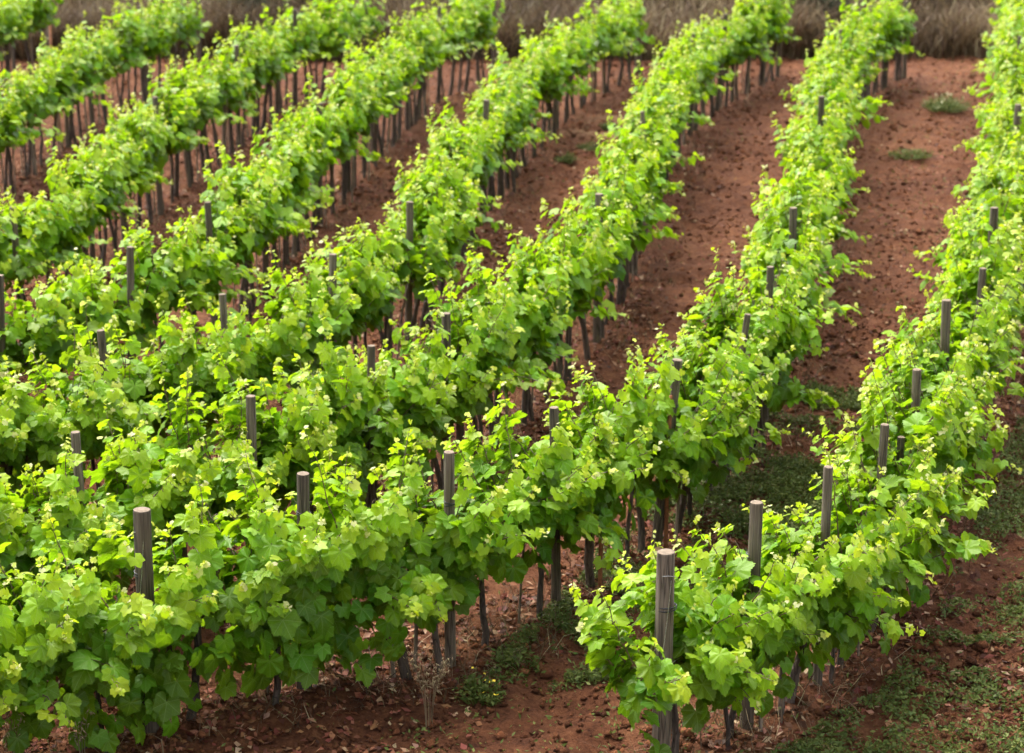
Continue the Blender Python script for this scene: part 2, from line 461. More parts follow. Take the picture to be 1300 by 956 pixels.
def leaf_mesh(name, p, sz, t, n, y, lod, mat, rg, uv=True):
    P, Fc, zf, zc, zr = TPL[lod]
    k = len(p)
    xax = np.cross(t, n)
    cf = rg.uniform(-0.3, 1.0, k)[:, None]; cc = rg.uniform(0.1, 1.4, k)[:, None]; cr = rg.uniform(0.3, 1.5, k)[:, None]
    tw = rg.normal(0, 0.22, k)[:, None]
    z = cf * zf[None] + cc * zc[None] + cr * zr[None] + tw * (P[None, :, 0] * P[None, :, 1])
    asx = rg.uniform(0.86, 1.12, k)[:, None]
    V = p[:, None, :] + sz[:, None, None] * ((P[None, :, 0] * asx)[..., None] * xax[:, None, :] + P[None, :, 1, None] * t[:, None, :] + z[..., None] * n[:, None, :])
    nv = P.shape[0]
    F = (Fc[None] + (np.arange(k) * nv)[:, None, None]).reshape(-1, 3)
    info = np.zeros((k, nv, 3)); info[..., 0] = y[:, None]; info[..., 1] = rg.random(k)[:, None]
    attrs = {'leafinfo': info.reshape(-1, 3)}
    if uv:
        luv = np.zeros((k, nv, 3)); luv[..., :2] = P[None]
        attrs['leafuv'] = luv.reshape(-1, 3)
    return tri_mesh(name, V.reshape(-1, 3), F, mat, attrs, lod in (0, 3))

# single-leaf meshes shared by the leaves that are built one by one
LEAF_Y = np.array([0.02, 0.14, 0.27, 0.40, 0.53, 0.66, 0.79, 0.90])
LEAF_BANK = []
_r = np.random.default_rng(5)
for yv in LEAF_Y:
    LEAF_BANK.append([leaf_mesh('vine_leaf', np.zeros((1, 3)), np.ones(1), np.array([[0, 1.0, 0]]), np.array([[0, 0, 1.0]]),
                                np.array([yv]), 3, M['leaf'], _r) for _ in range(6)])

# ------------------------------------------------------------------ one grapevine
def grow_vine(rg, near, spray=0.14, vigour=1.0, n_shoot=14, span=0.42, drop=0.0, skirt=0.0):
    """returns trunk Geo, list of cane Geo, Leaves; local frame: x along the row, y across, z up"""
    tr = Geo()
    hz = rg.uniform(0.56, 0.70) + (0.13 if drop > 0 else 0.09) * drop
    k = 9 if near else 5
    zz = np.linspace(-0.06, hz, k)
    wob = np.cumsum(rg.normal(0, 0.010 if near else 0.015, (k, 2)), 0); wob -= wob[0]
    lean = rg.normal(0, 0.05, 2)
    P = np.stack([wob[:, 0] + lean[0] * zz / hz, wob[:, 1] + lean[1] * zz / hz, zz], 1)
    r0 = rg.uniform(0.020, 0.031)
    sides = 9 if near else 6
    rr = np.linspace(r0 * 1.15, r0 * 0.85, k)[:, None] * (1 + rg.normal(0, 0.10, (k, sides)))
    rr[-1] *= 1.35
    tr.tube(P, rr, sides)
    head = P[-1]
    for sgn in (-1, 1):                                   # two short arms along the row
        L = span * 0.85; q = np.linspace(0, 1, 5)
        A = head + np.stack([sgn * L * q, rg.normal(0, 0.012, 5), 0.06 * np.sin(q * 2) + rg.normal(0, .006, 5)], 1)
        A[0] = head
        tr.tube(A, np.linspace(r0 * 0.9, r0 * 0.45, 5), 6 if near else 4)
    if rg.random() < 0.75:                                # an old second stem beside the first
        ox, oy = rg.choice([-1, 1]) * rg.uniform(0.10, 0.28), rg.normal(0, 0.05)
        q = np.linspace(0, 1, k)
        S = np.stack([ox + (head[0] + rg.normal(0, .06) - ox * .6) * q * .5, oy * (1 - q), -0.06 + (hz + 0.06) * q], 1) + np.cumsum(rg.normal(0, .008, (k, 3)), 0) * [1, 1, 0]
        tr.tube(S, np.linspace(r0 * .85, r0 * .6, k), 6)
    canes = []; lv = Leaves()
    for i in range(n_shoot):
        bx = rg.uniform(-span, span)
        b = head + np.array([bx - head[0] * 0.5, rg.normal(0, 0.03), rg.uniform(0.0, 0.09)])
        side = 1 if i % 2 else -1
        kind = rg.random()
        if kind < spray:                                  # side spray reaching into the alley
            el = rg.uniform(R(0), R(38)); L = rg.uniform(0.50, 0.82) * vigour; sag = rg.uniform(0.05, 0.30)
        elif kind < spray + 0.24:                         # tall leader
            el = rg.uniform(R(66), R(88)); L = rg.uniform(0.76, 1.06) * vigour; sag = rg.uniform(-0.02, 0.06)
        else:
            el = rg.uniform(R(42 + 16 * max(drop, 0)), R(80 + 6 * max(drop, 0))); L = rg.uniform(0.58, 0.86) * vigour; sag = rg.uniform(0.0, 0.14)
        along = rg.normal(0, 0.45)
        d = np.array([math.sin(along) * 0.6 * math.cos(el) + rg.normal(0, .12), side * math.cos(el) * math.cos(along), math.sin(el)])
        d /= np.linalg.norm(d)
        nn = 12 if near else 6
        t = np.linspace(0, 1, nn)
        wig = np.cumsum(rg.normal(0, 0.010 if near else 0.014, (nn, 3)), 0)
        C = b + d * L * t[:, None] + wig
        C[:, 2] -= sag * t ** 2 * L * 1.2
        C[:, 1] += side * (0.07 - 0.05 * max(drop, 0)) * t ** 2
        C[:, 2] = np.maximum(C[:, 2], 0.40)
        g = Geo(); g.tube(C, np.linspace(0.0062, 0.0020, nn), 5 if near else 3, False)
        # leaves along the cane, alternate
        m = int(L / (0.031 if near else 0.0335))
        tt = np.linspace(0.06, 1.0, m) + rg.normal(0, 0.012, m); tt = np.clip(tt, 0.02, 1)
        base = np.stack([np.interp(tt, t, C[:, q]) for q in range(3)], 1)
        out = np.stack([rg.normal(0, 0.75, m), np.where(np.arange(m) % 2, 1, -1) * rg.uniform(0.15, 1, m) * 0.8 + side * 0.62, rg.normal(0.12, 0.35, m)], 1)
        out = norm(out)
        size = np.interp(tt, [0, 0.15, 0.5, 0.8, 0.93, 1], [0.092, 0.120, 0.124, 0.092, 0.054, 0.030]) * rg.uniform(0.60, 1.42, m)
        pet = size * rg.uniform(0.35, 0.75, m)
        pos = base + out * pet[:, None]
        youth = np.interp(tt, [0, 0.3, 0.7, 0.9, 1], [0.10, 0.24, 0.48, 0.70, 0.90]) + rg.normal(0, 0.07, m)
        up = np.stack([rg.normal(0, 0.40, m), out[:, 1] * 0.45 + side * 0.30 + rg.normal(0, 0.36, m), 0.78 + rg.normal(0, 0.25, m)], 1)
        tip = out * 0.75 + np.stack([rg.normal(0, 0.30, m), rg.normal(0, 0.2, m), -0.45 + rg.normal(0, 0.25, m)], 1)
        lv.put(pos, size, tip, up, np.clip(youth, 0, 1))
        if near:
            for q in range(m):
                if size[q] > 0.06:
                    g.tube(np.array([base[q], base[q] + out[q] * pet[q] * 0.5 + [0, 0, 0.012], pos[q]]), 0.0017, 3, False)
            if rg.random() < 0.5:                         # a tendril curling off the tip
                q = np.linspace(0, 1, 9); e = C[-3]
                tv = norm(d + rg.normal(0, 0.6, 3)) * rg.uniform(0.08, 0.16)
                g.tube(e + tv * q[:, None] + 0.018 * np.stack([np.sin(q * 7) * q, np.cos(q * 7) * q, np.sin(q * 5) * q], 1), 0.0010, 3, False)
        canes.append(g)
        # the pale folded tip and flower buds
        kf = 4
        fp = C[-1] + rg.normal(0, 0.014, (kf, 3)) + d * rg.uniform(-0.02, 0.03, kf)[:, None]
        lv.put(fp, rg.uniform(0.018, 0.036, kf), d + rg.normal(0, 0.5, (kf, 3)), rg.normal(0, 1, (kf, 3)) + [0, 0, .5], rg.uniform(0.88, 1.0, kf))
    # older leaves hanging round the arms
    m = int(62 - 22 * drop + 85 * skirt)
    out = norm(np.stack([rg.normal(0, 0.5, m), np.where(np.arange(m) % 2, 1, -1) * rg.uniform(0.3, 1, m), rg.normal(0, 0.3, m)], 1))
    pos = head + np.stack([rg.uniform(-span * 1.1, span * 1.1, m), out[:, 1] * rg.uniform(0.03, 0.32 + 0.08 * skirt - 0.08 * max(drop, 0), m), rg.uniform(-0.17 + 0.15 * max(drop, -0.6) - 0.20 * skirt, 0.26, m)], 1)
    lv.put(pos, rg.uniform(0.09, 0.165, m), out * 0.6 + np.array([0, 0, -0.75]) + rg.normal(0, 0.2, (m, 3)),
           out * 0.8 + np.array([0, 0, 0.45]) + rg.normal(0, 0.3, (m, 3)), np.clip(rg.normal(0.16, 0.09, m), 0, 1))
    return tr, canes, lv

SKIP = {(1, 0), (2, 0), (3, 0), (4, 0), (5, 0), (6, 0), (7, 0)}
NEAR_D, MID_D = 18.0, 29.0
vine_no = 0
leaf_objects = 0
VINES = []
for ri, L in enumerate(LINES):
    seg = np.linalg.norm(np.diff(L, axis=0), axis=1); s = np.concatenate([[0], np.cumsum(seg)])
    pos = 0.16 if ri == 0 else 0.3
    k = 0
    while pos < s[-1] - 0.1:
        x = float(np.interp(pos, s, L[:, 0])); y = float(np.interp(pos, s, L[:, 1]))
        x2 = float(np.interp(pos + 0.1, s, L[:, 0])); y2 = float(np.interp(pos + 0.1, s, L[:, 1]))
        if pos + 0.1 > s[-1]: x2, y2 = x + (L[-1, 0] - L[-2, 0]), y + (L[-1, 1] - L[-2, 1])
        rz = math.atan2(y2 - y, x2 - x)
        pos += rng.uniform(0.62, 0.76); k += 1
        # wholly outside the frame: leave out
        if abs(x) > 0.2297 * (y + 1.8) + 1.5: continue
        rg = np.random.default_rng(1000 + ri * 200 + k)
        d = math.hypot(x, y)
        near = d < NEAR_D; lod = 0 if near else (1 if d < MID_D else 2)
        drop = float(np.clip((y - 15.0) / 7, (-1.3 if ri == 1 else -0.6) if y < 14 else 0, 1))              # the rows up the field are trimmed higher and slimmer
        posts = [(a_, b_, 0.15, 1.25) if (ri, i_) == (0, 0) else (a_, b_, 0.24, 0.72) if (ri, i_) == (1, 1) else (a_, b_, 0.15 + 0.04 * (b_ > 16), 0.36 + 0.06 * (b_ > 16)) for i_, (a_, b_) in enumerate(ROWS[ri]) if (ri, i_) not in SKIP]
        by_post = ri < 2 and min(math.hypot(x - q[0], y - q[1]) for q in posts if q[3] > 0.5) < 0.5
        tr, canes, lv = grow_vine(rg, near, vigour=rg.uniform(0.88, 1.06) * (0.88 if by_post else 1) * (1 - 0.14 * max(drop, 0)), n_shoot=int(rg.integers(21, 26) - 5 * max(drop, 0)), drop=drop, skirt=1.0 if ri == 1 and -2.75 < x < -0.7 else 0.0, spray=0.14)
        root = empty('grapevine', (x, y, float(ground_z(x, y))), rz)
        VINES.append((root, ri, x, y))
        add('trunk', tr.mesh('vine_trunk', M['bark'], True), root)
        p, sz, t, n, yv = lv.arrays()
        # growth is kept clear of the stake tops
        cr_, sr_ = math.cos(rz), math.sin(rz); ok = np.ones(len(p), bool)
        wx, wy = x + p[:, 0] * cr_ - p[:, 1] * sr_, y + p[:, 0] * sr_ + p[:, 1] * cr_
        for a_, b_, rad_, len_ in posts:
            if math.hypot(a_ - x, b_ - y) > 1.6: continue
            ok &= ~((np.hypot(wx - a_, wy - b_) < rad_ + 0.35 * sz) & (p[:, 2] > 1.5 - len_))
            keepc = []
            for g in canes:
                c_ = g.V[0]; gx_, gy_ = x + c_[:, 0] * cr_ - c_[:, 1] * sr_, y + c_[:, 0] * sr_ + c_[:, 1] * cr_
                if not ((np.hypot(gx_ - a_, gy_ - b_) < rad_ * 0.7) & (c_[:, 2] > 1.5 - len_)).any(): keepc.append(g)
            if keepc: canes = keepc
        p, sz, t, n, yv = p[ok], sz[ok], t[ok], n[ok], yv[ok]
        if near:
            for g in canes: add('shoot', g.mesh('vine_shoot', M['cane'], True), root)
            big = sz > 0.06
            idx = np.nonzero(big)[0]
            if len(idx) > 300:
                idx = idx[np.argsort(-sz[idx])][:300]
            one = np.zeros(len(sz), bool); one[idx] = True
            xax = np.cross(t, n)
            for q in idx:
                yi = int(np.argmin(np.abs(LEAF_Y - yv[q])))
                o = bpy.data.objects.new('leaf', LEAF_BANK[yi][int(rg.integers(6))])
                col.objects.link(o); o.parent = root
                m = np.eye(4); m[:3, 0] = xax[q] * sz[q]; m[:3, 1] = t[q] * sz[q]; m[:3, 2] = n[q] * sz[q]; m[:3, 3] = p[q]
                o.matrix_basis = Matrix(m.tolist())
                leaf_objects += 1
            rest = ~one
            tag(add('young_leaves', leaf_mesh('young_leaves', p[rest], sz[rest], t[rest], n[rest], yv[rest], 1, M['leaf'], rg), root), kind='stuff')
        else:
            G = Geo()
            for g in canes: G.put(np.vstack(g.V), np.vstack(g.F))
            tag(add('shoots', G.mesh('vine_shoots', M['cane']), root), kind='stuff')
            tag(add('foliage', leaf_mesh('vine_foliage', p, sz, t, n, yv, lod, M['leaf_far'], rg, False), root), kind='stuff')
        # a thin cane tied beside some of the trunks
        for _ in range(int(rg.integers(0, 3))):
            g = Geo(); ox, oy = rg.choice([-1, 1]) * rg.uniform(0.05, 0.30), rg.normal(0, 0.05)
            lx, ly = rg.normal(0, 0.05, 2)
            g.tube(np.array([[ox, oy, -0.05], [ox + lx * .5, oy + ly * .5, 0.5], [ox + lx, oy + ly, rg.uniform(0.7, 1.0)]]), rg.uniform(0.007, 0.015), 6)
            add('support_cane', g.mesh('support_cane', M['stick'], True), root)
        vine_no += 1
print('vines', vine_no, 'leaf objects', leaf_objects, time.time() - T0)

# say which vine is which: counted from the nearest stake back towards the near end of its row
for ri, pts in enumerate(ROWS):
    L = LINES[ri]
    arc = lambda x, y: int(np.argmin((L[:, 0] - x) ** 2 + (L[:, 1] - y) ** 2))
    st = [arc(*q) for q in pts]
    seen = {}
    for root, r_, x, y in reversed([v for v in VINES if v[1] == ri]):
        a = arc(x, y)
        j = min([i for i, q in enumerate(st) if q >= a] or [len(st) - 1])
        c = seen.get(j, 0); seen[j] = c + 1
        if ri == 0 and root is VINES[0][0]:
            lab = 'bushy grapevine wrapped round the thick end post of the row bordering the weedy strip'
        else:
            lab = '%s grapevine before the %s stake from the dry grass, %s row from the weedy strip' % (ORD[c], ORD[len(pts) - 1 - j], ORD[ri])
        tag(root, lab, 'grapevine', 'grapevines of the %s row' % ORD[ri])

# ------------------------------------------------------------------ stakes
def post_mesh(rg, h, r, sides=14):
    g = Geo(); k = 12
    z = np.concatenate([[-0.12], np.linspace(0.05, h - 0.012, k - 3), [h - 0.004, h]])
    rr = np.full((len(z), sides), r) * (1 + 0.03 * np.sin(np.linspace(0, 2 * np.pi, sides, endpoint=False) * 2 + rg.uniform(0, 6)))[None]
    rr *= (1 + rg.normal(0, 0.012, (len(z), sides))); rr *= np.linspace(1.06, 0.97, len(z))[:, None]
    rr[-2] *= 0.995; rr[-1] *= 0.95
    wob = np.cumsum(rg.normal(0, 0.0025, (len(z), 2)), 0); wob[-4:] = wob[-5]
    g.tube(np.stack([wob[:, 0], wob[:, 1], z], 1), rr, sides, False)
    ring = g.V[0][-sides:]                                   # sawn top, a hard edge
    c = Geo()
    c.put(np.vstack([ring, ring * 0.55 + ring.mean(0) * 0.45 + [0, 0, 0.002], ring.mean(0) + [0, 0, 0.003]]),
          [((j + 1) % sides, j, sides + j) for j in range(sides)] + [((j + 1) % sides, sides + j, sides + (j + 1) % sides) for j in range(sides)] +
          [(sides + (j + 1) % sides, sides + j, 2 * sides) for j in range(sides)])
    return g, c

def tie_mesh(rg, r, z):
    g = Geo()
    for dz in (0, 0.014):
        a = np.linspace(0, 2 * np.pi, 21)
        g.tube(np.stack([np.cos(a) * r * 1.07, np.sin(a) * r * 1.07, z + dz + 0.006 * np.sin(a + rg.uniform(0, 6))], 1), 0.0042, 5, False)
    return g

def stake(x, y, h, r, label, group, lean=(0, 0), tie=None, wire=False, name='wooden_stake', seed=0):
    rg = np.random.default_rng(seed + 77)
    root = empty(name, (x, y, float(ground_z(x, y))))
    root.rotation_euler = (lean[1], lean[0], rg.uniform(0, 6))
    if lean != (0, 0): root.rotation_euler = (-lean[1], lean[0], 0)
    tag(root, label, 'stake', group)
    g_, c_ = post_mesh(rg, h, r)
    add('shaft', g_.mesh('stake_shaft', M['post'], True), root)
    add('sawn_top', c_.mesh('sawn_top', M['end_grain']), root)
    if tie: add('tie_band', tie_mesh(rg, r, tie).mesh('tie_band', M['tie'], True), root)
    if wire:
        g = Geo(); a = np.linspace(0, 2 * np.pi * 1.0, 21)
        g.tube(np.stack([np.cos(a) * r * 1.05, np.sin(a) * r * 1.05, h - 0.16 - 0.035 * np.sin(a)], 1), 0.0022, 5, False)
        q = np.linspace(0, 1, 8)
        g.tube(np.stack([0.018 - 0.05 * q - 0.05 * q ** 2, -r * 1.12 - 0.03 * q, h - 0.15 - 0.85 * q], 1), 0.0025, 5, False)
        add('guy_wire', g.mesh('guy_wire', M['wire'], True), root)
    return root

LEANS = {(1, 5): (0.09, 0), (1, 6): (0.11, 0), (1, 2): (0.02, 0), (0, 3): (0.02, 0), (0, 8): (0.02, 0), (3, 5): (0.03, 0), (4, 5): (0.06, 0), (2, 6): (-0.04, 0)}
for ri, pts in enumerate(ROWS):
    cnt = 0
    for k, (x, y) in enumerate(pts):
        if (ri, k) in SKIP: continue
        if abs(x) > 0.2297 * (y + 1.8) + 0.8: continue
        end = (ri, k) in ((0, 0), (1, 1))
        rgp = np.random.default_rng(ri * 50 + k)
        last = k == len(pts) - 1
        if end:
            lab = ('thick end post with black twine, row bordering the weedy strip' if ri == 0 else
                   'thick grey post with black twine, second vine row from the weedy strip')
            stake(x, y, 1.45, 0.053, lab, 'thick wooden posts', (0.004 if ri == 0 else 0.012, 0), 1.11 if ri == 0 else 1.03, True, 'wooden_post', ri)
        else:
            lab = '%s slim stake from the dry grass, %s vine row from the weedy strip' % (ORD[len(pts) - 1 - k], ORD[ri])
            ln = LEANS.get((ri, k), (float(rgp.normal(0, 0.022)), 0))
            h = 1.47 if not last else 1.3
            stake(x, y, h, 0.026 + 0.014 * rgp.random() + (0.007 if (ri, k) == (1, 2) else 0), lab, 'slim stakes of the %s row' % ORD[ri], ln,
                  1.2 if (ri, k) == (1, 2) else (1.12 if y < 16 and rgp.random() < 0.5 else None), False, 'wooden_stake', ri * 50 + k)
    # lower stakes between, their tops inside the leaves
    L = LINES[ri]; seg = np.linalg.norm(np.diff(L, axis=0), axis=1); s = np.concatenate([[0], np.cumsum(seg)])
    for q in np.arange(1.9, s[-1] - 0.5, 1.75):
        x = float(np.interp(q, s, L[:, 0])); y = float(np.interp(q, s, L[:, 1]))
        if abs(x) > 0.2297 * (y + 1.8) + 0.8 or min(math.hypot(x - a, y - b) for a, b in pts) < 0.7: continue
        rgp = np.random.default_rng(int(q * 100) + ri)
        stake(x, y, 1.12, 0.028, 'short stake before the %s stake from dry grass, %s row from weedy strip' % (ORD[len(pts) - 1 - min([i for i, st_ in enumerate(pts) if st_[1] > y] or [len(pts) - 1])], ORD[ri]),
              'short stakes of the %s row' % ORD[ri], (float(rgp.normal(0, 0.03)), float(rgp.normal(0, 0.03))), seed=int(q * 10))
    # wire the arms are trained along
    g = Geo(); LL = L[::8]
    keep = np.abs(LL[:, 0]) < 0.2297 * (LL[:, 1] + 1.8) + 1.6
    LL = LL[keep]
    g.tube(np.column_stack([LL[:, 0], LL[:, 1] + 0.03, ground_z(LL[:, 0], LL[:, 1]) * 0 + 0.80 + 0.01 * np.sin(np.arange(len(LL)))]), 0.0022, 4, False)
    tag(add('trellis_wire', g.mesh('trellis_wire', M['wire'])), 'thin grey wire strung along the %s vine row from the weedy strip' % ORD[ri], 'wire')

for x, y, h, lab in ((0.62, 14.62, 1.2, 'thin rusty rod among the trunks, second vine row from the weedy strip'),
                     (1.15, 15.6, 1.2, 'rusty rod beside a leaning stake, second vine row from the weedy strip'),
                     (-6.75, 32.6, 1.55, 'orange rusty rod clear of the leaves, seventh vine row from the weedy strip')):
    g = Geo(); g.tube(np.array([[0, 0, -0.1], [0.004, 0, h * .5], [0.012, 0, h]]), 0.016, 8)
    o = add('rusty_rod', g.mesh('rusty_rod', M['rust'], True)); o.location = (x, y, float(ground_z(x, y)))
    tag(o, lab, 'rod')
print('stakes', time.time() - T0)

# ------------------------------------------------------------------ loose ground cover
def wedge(rg, n, y0, y1, power=1.0, margin=0.8):
    """points spread over the strip of field ahead, denser nearby"""
    u = rg.random(n)
    Y = y0 + (y1 - y0) * u ** power
    half = 0.2297 * (Y + 1.8) + margin
    return rg.uniform(-1, 1, n) * half, Y

def blob(rg, n):
    """small lumpy stones: octahedron-like, 8 faces, jittered"""
    base = np.array([[1, 0, 0], [0, 1, 0], [-1, 0, 0], [0, -1, 0], [0, 0, 1], [0, 0, -1], ], float)
    Fc = np.array([(0, 1, 4), (1, 2, 4), (2, 3, 4), (3, 0, 4), (1, 0, 5), (2, 1, 5), (3, 2, 5), (0, 3, 5)])
    V = base[None] * rg.uniform(0.6, 1.2, (n, 6, 1)) + rg.normal(0, 0.16, (n, 6, 3))
    a = rg.uniform(0, 6.28, n); c, s_ = np.cos(a), np.sin(a)
    x = V[..., 0] * c[:, None] - V[..., 1] * s_[:, None]; y = V[..., 0] * s_[:, None] + V[..., 1] * c[:, None]
    return np.stack([x, y, V[..., 2] * 0.7], 2), Fc

rg = np.random.default_rng(21)
X, Y = wedge(rg, 130000, 10.5, 40.5, 1.2)
dn = fbm(X * 1.3, Y * 1.3, 31)
kp = rg.random(len(X)) < np.clip((dn - 0.25) * 1.9, 0.1, 1)
X, Y = X[kp], Y[kp]; n = len(X)
Vb, Fc = blob(rg, n)
sz = np.clip(rg.lognormal(-4.15, 0.52, n), 0.008, 0.065)
V = np.stack([X, Y, ground_z(X, Y) + sz * 0.25], 1)[:, None, :] + Vb * sz[:, None, None]
F = (Fc[None] + (np.arange(n) * 6)[:, None, None]).reshape(-1, 3)
info = np.zeros((n, 6, 3)); info[..., 1] = rg.random(n)[:, None]
tag(add('soil_clods', tri_mesh('soil_clods', V.reshape(-1, 3), F, M['clod'], {'leafinfo': info.reshape(-1, 3)})),
    'loose red soil clods and small stones strewn over the alleys', 'soil clods', kind='stuff')

def quads(rg, X, Y, Z, size, up_jit, youth, asp=0.6):
    """little bent leaf flakes, two triangles pairs each"""
    n = len(X)
    nrm = norm(np.stack([rg.normal(0, up_jit, n), rg.normal(0, up_jit, n), np.ones(n)], 1))
    a = rg.uniform(0, 6.28, n); t = np.stack([np.cos(a), np.sin(a), rg.normal(0, 0.3, n)], 1); t = norm(t - nrm * (t * nrm).sum(1)[:, None])
    b = np.cross(nrm, t)
    P = np.array([[-1, 0, 0], [0, -asp, .25], [1, 0, 0.1], [0, asp, .25]])
    V = np.stack([X, Y, Z], 1)[:, None, :] + size[:, None, None] * (P[None, :, :1] * t[:, None] + P[None, :, 1:2] * b[:, None] + P[None, :, 2:] * nrm[:, None] * rg.uniform(-1, 1.5, n)[:, None, None])
    F = (np.array([(0, 1, 2), (0, 2, 3)])[None] + (np.arange(n) * 4)[:, None, None]).reshape(-1, 3)
    info = np.zeros((n, 4, 3)); info[..., 0] = youth[:, None]; info[..., 1] = rg.random(n)[:, None]
    return V.reshape(-1, 3), F, info.reshape(-1, 3)

# brown leaf litter
X, Y = wedge(rg, 110000, 10.5, 32, 1.6)
ro = right_of_first(X, Y); rd = row_dist(X, Y)
dens = np.clip((fbm(X * 0.9, Y * 0.9, 41) - 0.30) * 2.2, 0, 1) * np.where(ro > 0.3, 1.0, np.where(Y < 17, 0.8, 0.28)) + np.where(rd < 0.4, 0.3, 0)
kp = rg.random(len(X)) < dens
X, Y = X[kp], Y[kp]; n = len(X)
V, F, info = quads(rg, X, Y, ground_z(X, Y) + 0.012, rg.uniform(0.012, 0.042, n), 0.5, np.clip(rg.normal(0.5, 0.28, n), 0, 1))
tag(add('leaf_litter', tri_mesh('leaf_litter', V, F, M['litter'], {'leafinfo': info})),
    'reddish brown dead leaves scattered over the soil', 'leaf litter', kind='stuff')

# low green weeds
X, Y = wedge(rg, 260000, 10.5, 39.5, 1.4)
ro = right_of_first(X, Y); rd = row_dist(X, Y)
cl = fbm(X * 0.75, Y * 0.75, 51); fine = fbm(X * 3.2, Y * 3.2, 61)
strip = np.clip((ro - 0.55) / 0.5, 0, 1) * np.clip((27 - Y) / 6, 0.12, 1)
alley = ((ro < 0) & (ro > -2.4)) * np.clip(1 - np.abs(Y - 16.0) / 4.5, 0.06, 1)
zone = strip * 1.0 + alley * 0.75 + 0.05
dens = np.clip((cl * 0.55 + fine * 0.45 - 0.42) * 5.0, 0, 1) * zone
kp = (rg.random(len(X)) < dens)
X, Y = X[kp], Y[kp]
def patch(X2, Y2, thr, seed, extra=True):
    kp = (rg.random(len(X2)) < np.clip((0.5 * fbm(X2 * 0.9, Y2 * 0.9, seed) + 0.5 * fbm(X2 * 3.6, Y2 * 3.6, seed + 10) - thr) * 7, 0, 1)) & (np.abs(X2) < 0.2297 * (Y2 + 1.8) + 0.8) & extra
    return X2[kp], Y2[kp]
Y2 = 10.3 + 17 * rg.random(300000) ** 1.25                       # the weedy strip beside the first row
XA, YA = patch(np.interp(Y2, LA[:, 1], LA[:, 0]) + 0.40 + rg.random(300000) * 3.4, Y2, 0.42, 52)
Y2 = 13.2 + 6.5 * rg.random(150000)                               # and the near part of the first alley
X2 = np.interp(Y2, LA[:, 1], LA[:, 0]) - 0.4 - rg.random(150000) * 1.9
XB, YB = patch(X2, Y2, 0.49, 57)
X = np.concatenate([X, XA, XB]); Y = np.concatenate([Y, YA, YB]); n = len(X)
print('weeds', n)
V, F, info = quads(rg, X, Y, ground_z(X, Y) + rg.uniform(0.008, 0.07, n), rg.uniform(0.008, 0.026, n), 0.9, np.clip(rg.normal(0.45, 0.2, n), 0, 1), 0.4)
tag(add('ground_weeds', tri_mesh('ground_weeds', V, F, M['weed'], {'leafinfo': info})),
    'low green weeds creeping over the soil beside the vines', 'weeds', kind='stuff')

def blades(rg, X, Y, Z, h, wdt, youth, lean=0.25, bend=0.35, lean_bias=(0, 0)):
    """bent grass blades: 3 triangles each"""
    n = len(X); a = rg.uniform(0, 6.28, n)
    side = np.stack([np.cos(a), np.sin(a), np.zeros(n)], 1) * wdt[:, None]
    dr = np.stack([rg.normal(lean_bias[0], lean, n), rg.normal(lean_bias[1], lean, n), np.ones(n)], 1)
    b2 = np.stack([rg.normal(0, bend, n), rg.normal(0, bend, n), rg.normal(-0.12, 0.1, n)], 1)
    o = np.stack([X, Y, Z], 1)
    mid = o + dr * (h * 0.55)[:, None]; tip = o + (dr + b2) * h[:, None]
    V = np.stack([o - side, o + side, mid - side * .8, mid + side * .8, tip], 1)
    F = (np.array([(0, 1, 3), (0, 3, 2), (2, 3, 4)])[None] + (np.arange(n) * 5)[:, None, None]).reshape(-1, 3)
    info = np.zeros((n, 5, 3)); info[..., 0] = youth[:, None]; info[..., 1] = rg.random(n)[:, None]
    return V.reshape(-1, 3), F, info.reshape(-1, 3)

# dry grass bank behind the rows
n = 110000
Y = 39.4 + 12.5 * rg.random(n) ** 1.3; X = rg.uniform(-1, 1, n) * (0.2297 * (Y + 1.8) + 1.5)
cl = fbm(X * 0.6, Y * 0.6, 71); kp = (Y > edge_at(X) - 0.1) & (rg.random(n) < np.clip((cl - 0.2) * 2.6, 0.12, 1))
X, Y, cl = X[kp], Y[kp], cl[kp]; n = len(X)
V, F, info = blades(rg, X, Y, ground_z(X, Y) - 0.02, rg.uniform(0.30, 0.95, n) * (0.35 + 1.2 * cl), rg.uniform(0.006, 0.020, n),
                    np.clip(rg.normal(0.38, 0.2, n) + (fbm(X * .45, Y * .45, 77) - .5) * 0.9, 0, 1))
tag(add('dry_grass', tri_mesh('dry_grass', V, F, M['dry'], {'leafinfo': info})),
    'tall dry brown grass on the bank behind the vine rows', 'dry grass', kind='stuff')
# green blades mixed in
n = 14000
Y = 39.6 + 11 * rg.random(n) ** 1.3; X = rg.uniform(-1, 1, n) * (0.2297 * (Y + 1.8) + 1.5)
kp = (Y > edge_at(X)) & (fbm(X * 0.5, Y * 0.5, 83) > 0.5); X, Y = X[kp], Y[kp]; n = len(X)
V, F, info = blades(rg, X, Y, ground_z(X, Y) - 0.02, rg.uniform(0.15, 0.5, n), rg.uniform(0.005, 0.012, n), rg.random(n) * 0.6)
tag(add('bank_grass', tri_mesh('bank_grass', V, F, M['weed'], {'leafinfo': info})),
    'patchy green grass among the dry grass on the bank', 'grass', kind='stuff')

